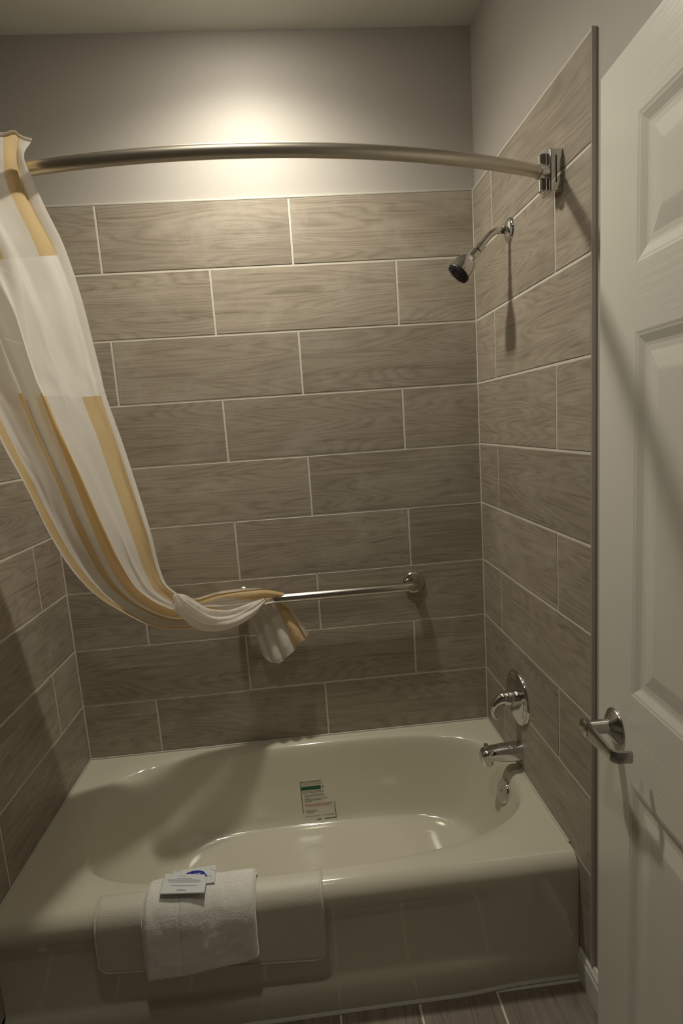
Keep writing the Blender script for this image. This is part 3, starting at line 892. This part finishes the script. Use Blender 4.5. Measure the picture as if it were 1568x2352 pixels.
# ================================================================== CURVED SHOWER ROD
ZR = 2.012; YE = -0.610; YM = -0.773
rod = empty('shower_rod', (W / 2, YE, ZR))
props(rod, 'curved brushed metal shower curtain rod spanning the tub', 'curtain rod')
cw = W - 0.05; sag = YE - YM - 0.006
Rr = (cw / 2) ** 2 / (2 * sag) + sag / 2
half = math.asin(cw / 2 / Rr)
def rod_pt(f):
    a = -half + 2 * half * f
    return Vector((W / 2 + Rr * math.sin(a), YM + Rr - Rr * math.cos(a), ZR))
keep(tube('rod_tube', [rod_pt(k / 64) for k in range(65)], 0.0135, M['nickel'], None, 28), rod)
for s, xw in ((1, W), (-1, 0.0)):
    e = rod_pt(1.0 if s > 0 else 0.0); i_ = rod_pt(0.985 if s > 0 else 0.015)
    dr = (e - i_).normalized()
    xo = xw - s * 0.030; yb0, yb1 = YE - 0.026, YE + 0.020
    bp_ = keep(box('wall_bracket', (min(xw + s * 0.001, xo), yb0, ZR - 0.045), (max(xw + s * 0.001, xo), yb1, ZR + 0.045), M['chrome'], None, 0.004, 3), rod)
    xs0, xs1 = xw - s * 0.014, xw - s * 0.017
    slot = box('bracket_slot', (min(xs0, xs1), yb0 - 0.0004, ZR - 0.026), (max(xs0, xs1), yb0 + 0.001, ZR + 0.030), M['dark'], None)
    slot.parent = bp_; slot.matrix_parent_inverse = Matrix.Identity(4)
    keep(lathe('knuckle', (xw - s * 0.033, YE - 0.004, ZR - 0.040), (0, 0, 1), [(0.010, 0), (0.013, 0.003), (0.013, 0.077), (0.010, 0.080)], M['chrome'], None, 24), rod)
    keep(lathe('collar', e + dr * 0.016, -dr, [(0.0145, 0), (0.0158, 0.002), (0.0158, 0.046), (0.0145, 0.048)], M['chrome'], None, 28), rod)

# ================================================================== SHOWER CURTAIN
cur = empty('shower_curtain', (0.2, -0.65, 1.5))
props(cur, 'white and gold striped shower curtain tied over the grab bar', 'shower curtain')
RE = [(102, 346, -.712), (108, 430, -.712), (150, 560, -.722), (190, 690, -.685), (225, 830, -.64), (243, 905, -.608), (280, 1010, -.555), (310, 1105, -.495), (345, 1220, -.40), (368, 1310, -.33), (390, 1352, -.27), (440, 1374, -.19), (510, 1357, -.13), (600, 1350, -.09), (655, 1361, -.06)]
LE = [(-225, 395, -.60), (-218, 470, -.60), (-185, 590, -.60), (-130, 710, -.58), (-85, 830, -.56), (-45, 910, -.53), (0, 1010, -.48), (55, 1110, -.42), (120, 1235, -.35), (190, 1335, -.29), (260, 1392, -.24), (360, 1440, -.19), (450, 1442, -.14), (545, 1426, -.11), (603, 1388, -.08)]
RC = [at_y(*q) for q in RE]; LC = [at_y(*q) for q in LE]
RC[0] = Vector((0.386, -0.755, 2.072)); RC[1] = Vector((0.380, -0.755, 1.980))
LC[0] = Vector((0.035, -0.640, 2.072)); LC[1] = Vector((0.035, -0.640, 1.985))
def sheet_point(u, v):
    a = catmull(RC, v); b = catmull(LC, v)
    e = 0.002
    v2 = min(v + e, 1.0); v1 = v2 - 2 * e
    along = (catmull(RC, v2).lerp(catmull(LC, v2), u) - catmull(RC, v1).lerp(catmull(LC, v1), u)).normalized()
    across = (b - a)
    wdt = across.length
    nrm = across.normalized().cross(along).normalized()
    if nrm.y > 0: nrm = -nrm                    # towards the room
    # pleats: deep at the rod, long soft folds in the fall, tight in the bunch
    hd_ = 1 - smooth01(0.10, 0.24, v)                       # header, where the cloth is threaded on the rod
    ph = 2 * math.pi * (3.9 * u + 0.12)
    edge = smooth01(0.0, 0.05, u)
    front = 1 - smooth01(0.30, 0.44, u)
    top = 0.030 * math.sin(ph) * (1 - 0.78 * front) + 0.016 * front
    c = 0.025 * math.sin(v * 6.0)                           # the folds wander a little as they fall
    def g(m, s_): return math.exp(-((u - m - c) / s_) ** 2)
    body = 0.012 * math.sin(math.pi * min(u / 0.45, 1.0)) + 0.026 * g(0.585, 0.040) - 0.024 * g(0.50, 0.034) - 0.022 * g(0.675, 0.036)
    body += 0.014 * math.sin(math.pi * min(max((u - 0.72) / 0.28, 0), 1)) - 0.007 * g(0.27, 0.03) * smooth01(0.4, 0.7, v) - 0.010 * g(0.12, 0.03) * smooth01(0.62, 0.78, v)
    body *= 1 - 0.35 * smooth01(0.75, 1.0, v)
    w = top * hd_ + body * (1 - hd_)
    w *= 0.35 + 0.65 * edge
    p = a.lerp(b, u) + nrm * w + across.normalized() * (0.006 * math.sin(ph + 1.2) * edge)
    p.z -= 0.022 * (1 - smooth01(0.0, 0.14, u)) * (1 - smooth01(0.0, 0.05, v))
    p.x -= 0.012 * (1 - smooth01(0.0, 0.05, u)) * math.exp(-((v - 0.045) / 0.02) ** 2)
    wr_ = noise.noise(Vector((u * 9, v * 6, 0.5))) * 0.010 + noise.noise(Vector((u * 22, v * 20, 4.5))) * 0.003
    p += nrm * wr_ * smooth01(0.0, 0.12, u + 0.05)
    p.x = max(p.x, 0.012 + 0.004 * math.sin(ph))
    return p
NU = 150
def sheet_part(name, v0, v1, nv, mat, u0=0.0, u1=1.0, nu=NU, lift=0.0):
    vv, ff, uvs = [], [], []
    for j in range(nv + 1):
        for i in range(nu + 1):
            u = u0 + (u1 - u0) * i / nu; v = v0 + (v1 - v0) * j / nv
            vv.append(sheet_point(u, v)); k_ = smooth01(0.86, 0.93, v); uvs.append((u * (1 - k_) + (0.045 + 0.30 * u) * k_, v))
    for j in range(nv):
        for i in range(nu):
            a = j * (nu + 1) + i; ff.append((a, a + 1, a + nu + 2, a + nu + 1))
    o = mesh(name, vv, ff, mat, None, smooth=True)
    ul = o.data.uv_layers.new(name='cloth')
    for lp in o.data.loops: ul.data[lp.index].uv = uvs[lp.vertex_index]
    if lift:
        md = o.modifiers.new('thick', 'SOLIDIFY'); md.thickness = lift; md.offset = 0
    return keep(o, cur)
V1, V2 = 2.17 / 14, 5.02 / 14
HU = 0.032
sheet_part('striped_header', 0.0, V1, 40, M['cloth'], HU, 1.0)
sheet_part('sheer_window', V1, V2, 50, M['sheer'], HU, 1.0)
sheet_part('striped_body', V2, 1.0, 190, M['cloth'], HU, 1.0)
sheet_part('side_hem', 0.0, 0.93, 200, M['hem'], 0.0, HU + 0.001, 4)
sheet_part('top_hem', 0.0, 0.010, 3, M['hem'], 0.0, 1.0, NU, 0.0012)
# the bunch twists over on itself before it reaches the bar
tp_ = [at_y(402, 1366, -.285), at_y(416, 1388, -.262), at_y(462, 1418, -.208), at_y(520, 1422, -.165), at_y(572, 1402, -.125), at_y(606, 1378, -.092)]
tr_ = [Vector((r, 0, 0)) for r in (0.006, 0.025, 0.031, 0.028, 0.020, 0.008)]
nw, nl = 72, 60
wv, wf_ = [], []
for j in range(nl + 1):
    t = j / nl
    c = catmull(tp_, t); dd_ = (catmull(tp_, min(t + .01, 1)) - catmull(tp_, max(t - .01, 0))).normalized()
    uu = dd_.cross(Vector((0, 0, 1))).normalized(); ww = uu.cross(dd_)
    r = catmull(tr_, t).x
    for k in range(nw):
        a = 2 * math.pi * k / nw
        f = 1 + 0.20 * math.sin(5 * a + 3.4 * t) + 0.12 * math.sin(9 * a - 5.0 * t + 1.0) + 0.10 * noise.noise(Vector((math.cos(a) * 2, math.sin(a) * 2, t * 6)))
        wv.append(c + (uu * math.cos(a) * 0.8 + ww * math.sin(a)) * r * f)
for j in range(nl):
    for k in range(nw): wf_.append((j * nw + k, j * nw + (k + 1) % nw, (j + 1) * nw + (k + 1) % nw, (j + 1) * nw + k))
tw = mesh('twisted_fold', wv, wf_, M['hem'], None, smooth=True); tw.data.uv_layers.new(name='cloth'); keep(tw, cur)
# tail hanging down behind the bar
TT = [(560, 1392), (580, 1388), (605, 1384), (630, 1379), (652, 1374)]
TB = [(602, 1503), (626, 1522), (655, 1512), (685, 1482), (712, 1460)]
tv, tf, tuv = [], [], []
nu, nv = 90, 40
for j in range(nv + 1):
    v = j / nv
    for i in range(nu + 1):
        u = i / nu
        a = catmull([Vector((*q, 0)) for q in TT], u); b = catmull([Vector((*q, 0)) for q in TB], u)
        p = a.lerp(b, v ** 0.92)
        zig = 7.0 * v * v * (abs(((u * 5.5) % 1.0) * 2 - 1) - 0.5)
        y = -0.034 - 0.024 * smooth01(0.1, 0.8, v) + (0.004 + 0.012 * v) * math.sin(2 * math.pi * 4.6 * u + 0.6) + 0.003 * v * noise.noise(Vector((u * 9, v * 5, 2)))
        y = min(y, -0.006)
        q = at_y(p.x + 5 * v * math.sin(2 * math.pi * 4.6 * u + 2.0), p.y + zig, y)
        tv.append(q); tuv.append((u, v))
for j in range(nv):
    for i in range(nu):
        a = j * (nu + 1) + i; tf.append((a, a + 1, a + nu + 2, a + nu + 1))
tl = mesh('loose_tail', tv, tf, M['tailcloth'], None, smooth=True)
ul = tl.data.uv_layers.new(name='cloth')
for lp in tl.data.loops: ul.data[lp.index].uv = tuv[lp.vertex_index]
keep(tl, cur)

# ================================================================== DOOR
DA = Vector((1.399, -0.915, 0.0))                   # latch edge of the visible face, on the floor
DD = Vector((-0.06, -0.998, 0)).normalized()        # towards the hinges
DN = Vector((-DD.y, DD.x, 0)) * -1                  # out of the visible face
if DN.x > 0: DN = -DN
DW, DT = 0.80, 0.035
Z0d, Z1d = 0.012, 2.04
door = empty('door_1', DA + DD * DW)
props(door, 'white six-panel door with lever handle standing open against the wall', 'door', kind='structure')
def dp(a, z, out=0.0): return DA + DD * a + DN * out + Vector((0, 0, z))
def dbox(name, a0, a1, z0, z1, o0, o1, mat, bev=0.0):
    bm = box_bm((a0, o0, z0), (a1, o1, z1), bev)
    for v in bm.verts: v.co = dp(v.co.x, v.co.z, v.co.y)
    return keep(from_bm(name, bm, mat, None, sharp=35 if bev else None), door)
ST = 0.122; MU = 0.105
PWd = (DW - 2 * ST - MU) / 2
colsd = [(ST, ST + PWd), (ST + PWd + MU, DW - ST)]
rowsd = [(0.235, 0.800), (0.972, 1.602), (1.708, 1.928)]
dbox('core', 0.001, DW - 0.001, Z0d + 0.001, Z1d - 0.001, -DT, -0.012, M['door_v'])
dbox('stile', 0, ST, Z0d, Z1d, -DT, 0, M['door_v'])
dbox('stile', DW - ST, DW, Z0d, Z1d, -DT, 0, M['door_v'])
zs = [Z0d] + [z for r in rowsd for z in r] + [Z1d]
for k in range(0, 8, 2):
    dbox('rail', ST - 0.0002, DW - ST + 0.0002, zs[k], zs[k + 1], -0.03, 0.0, M['door_h'])
for z0, z1 in rowsd:
    dbox('mullion', colsd[0][1], colsd[1][0], z0, z1, -0.03, 0.0, M['door_v'])
    for a0, a1 in colsd:
        prof = [(0, 0), (0.004, -0.001), (0.007, -0.0014), (0.020, -0.0058), (0.025, -0.0065), (0.034, -0.0065), (0.062, -0.0018), (0.066, -0.0014)]
        vv = []
        for ins, d in prof:
            vv += [dp(a0 + ins, z0 + ins, d), dp(a1 - ins, z0 + ins, d), dp(a1 - ins, z1 - ins, d), dp(a0 + ins, z1 - ins, d)]
        ff = []
        for k in range(len(prof) - 1):
            for i in range(4):
                j = (i + 1) % 4; ff.append((k * 4 + i, k * 4 + j, k * 4 + 4 + j, k * 4 + 4 + i))
        e = (len(prof) - 1) * 4; ff.append((e, e + 1, e + 2, e + 3))
        bm = bmesh.new(); bv = [bm.verts.new(q) for q in vv]
        for f in ff: bm.faces.new([bv[i] for i in f])
        po = from_bm('panel', bm, M['door_v'])
        if po.data.polygons[len(po.data.polygons) - 1].normal.dot(DN) < 0: po.data.flip_normals()
        keep(po, door)
for z in (0.25, 1.05, 1.82):
    keep(tube('hinge', [dp(DW + 0.005, z - 0.045, -0.004), dp(DW + 0.005, z + 0.045, -0.004)], 0.006, M['lever'], None, 14), door)
# lever handle: a part of the door with pieces of its own
HA, HZ = 0.068, 0.882
rose = keep(lathe('door_handle', dp(HA, HZ, -0.001), DN, [(0.034, 0), (0.034, 0.003), (0.032, 0.006), (0.020, 0.014), (0.0165, 0.017), (0.015, 0.017)], M['lever'], None, 44), door)
rose['label'] = 'satin chrome lever handle'
def under(o, p):
    o.parent = p; o.matrix_parent_inverse = (p.matrix_parent_inverse @ Matrix.Identity(4)).inverted() @ Matrix.Identity(4) if False else Matrix.Identity(4)
    o.matrix_parent_inverse = Matrix.Identity(4)
    return o
nk = lathe('neck', dp(HA, HZ, 0.015), DN, [(0.0155, 0), (0.0145, 0.002), (0.0135, 0.003), (0.0125, 0.036), (0.0120, 0.040)], M['lever'], None, 32)
under(nk, rose)
lw = [(0.0, 0.054, 0.0165), (0.004, 0.0575, 0.0175), (0.03, 0.0560, 0.0150), (0.06, 0.0545, 0.0128), (0.088, 0.0530, 0.0110), (0.096, 0.0505, 0.0108), (0.100, 0.045, 0.0106), (0.101, 0.022, 0.0100)]
vv, ff = [], []
def lever_ring(k):
    a, o, hw = lw[k]
    a2, o2, _ = lw[min(k + 1, len(lw) - 1)]; a1, o1, _ = lw[max(k - 1, 0)]
    t = Vector((a2 - a1, o2 - o1)).normalized(); nn = Vector((-t.y, t.x))
    th = 0.0048
    r = []
    for sz, so in ((-1, -0.6), (-0.6, -1), (0.6, -1), (1, -0.6), (1, 0.6), (0.6, 1), (-0.6, 1), (-1, 0.6)):
        r.append(dp(HA + a + nn.x * so * th, HZ + sz * hw, o + nn.y * so * th))
    return r
bm = bmesh.new(); br = [[bm.verts.new(q) for q in lever_ring(k)] for k in range(len(lw))]
for a, b in zip(br, br[1:]):
    for k in range(8): bm.faces.new((a[k], a[(k + 1) % 8], b[(k + 1) % 8], b[k]))
bm.faces.new(br[0]); bm.faces.new(br[-1])
under(from_bm('lever', bm, M['lever'], None, sharp=35), rose)
cap = lathe('lever_cap', dp(HA, HZ, 0.052), DN, [(0.0165, 0), (0.0175, 0.004), (0.0165, 0.010), (0.0120, 0.0125), (0.0, 0.013)], M['lever'], None, 32)
under(cap, rose)
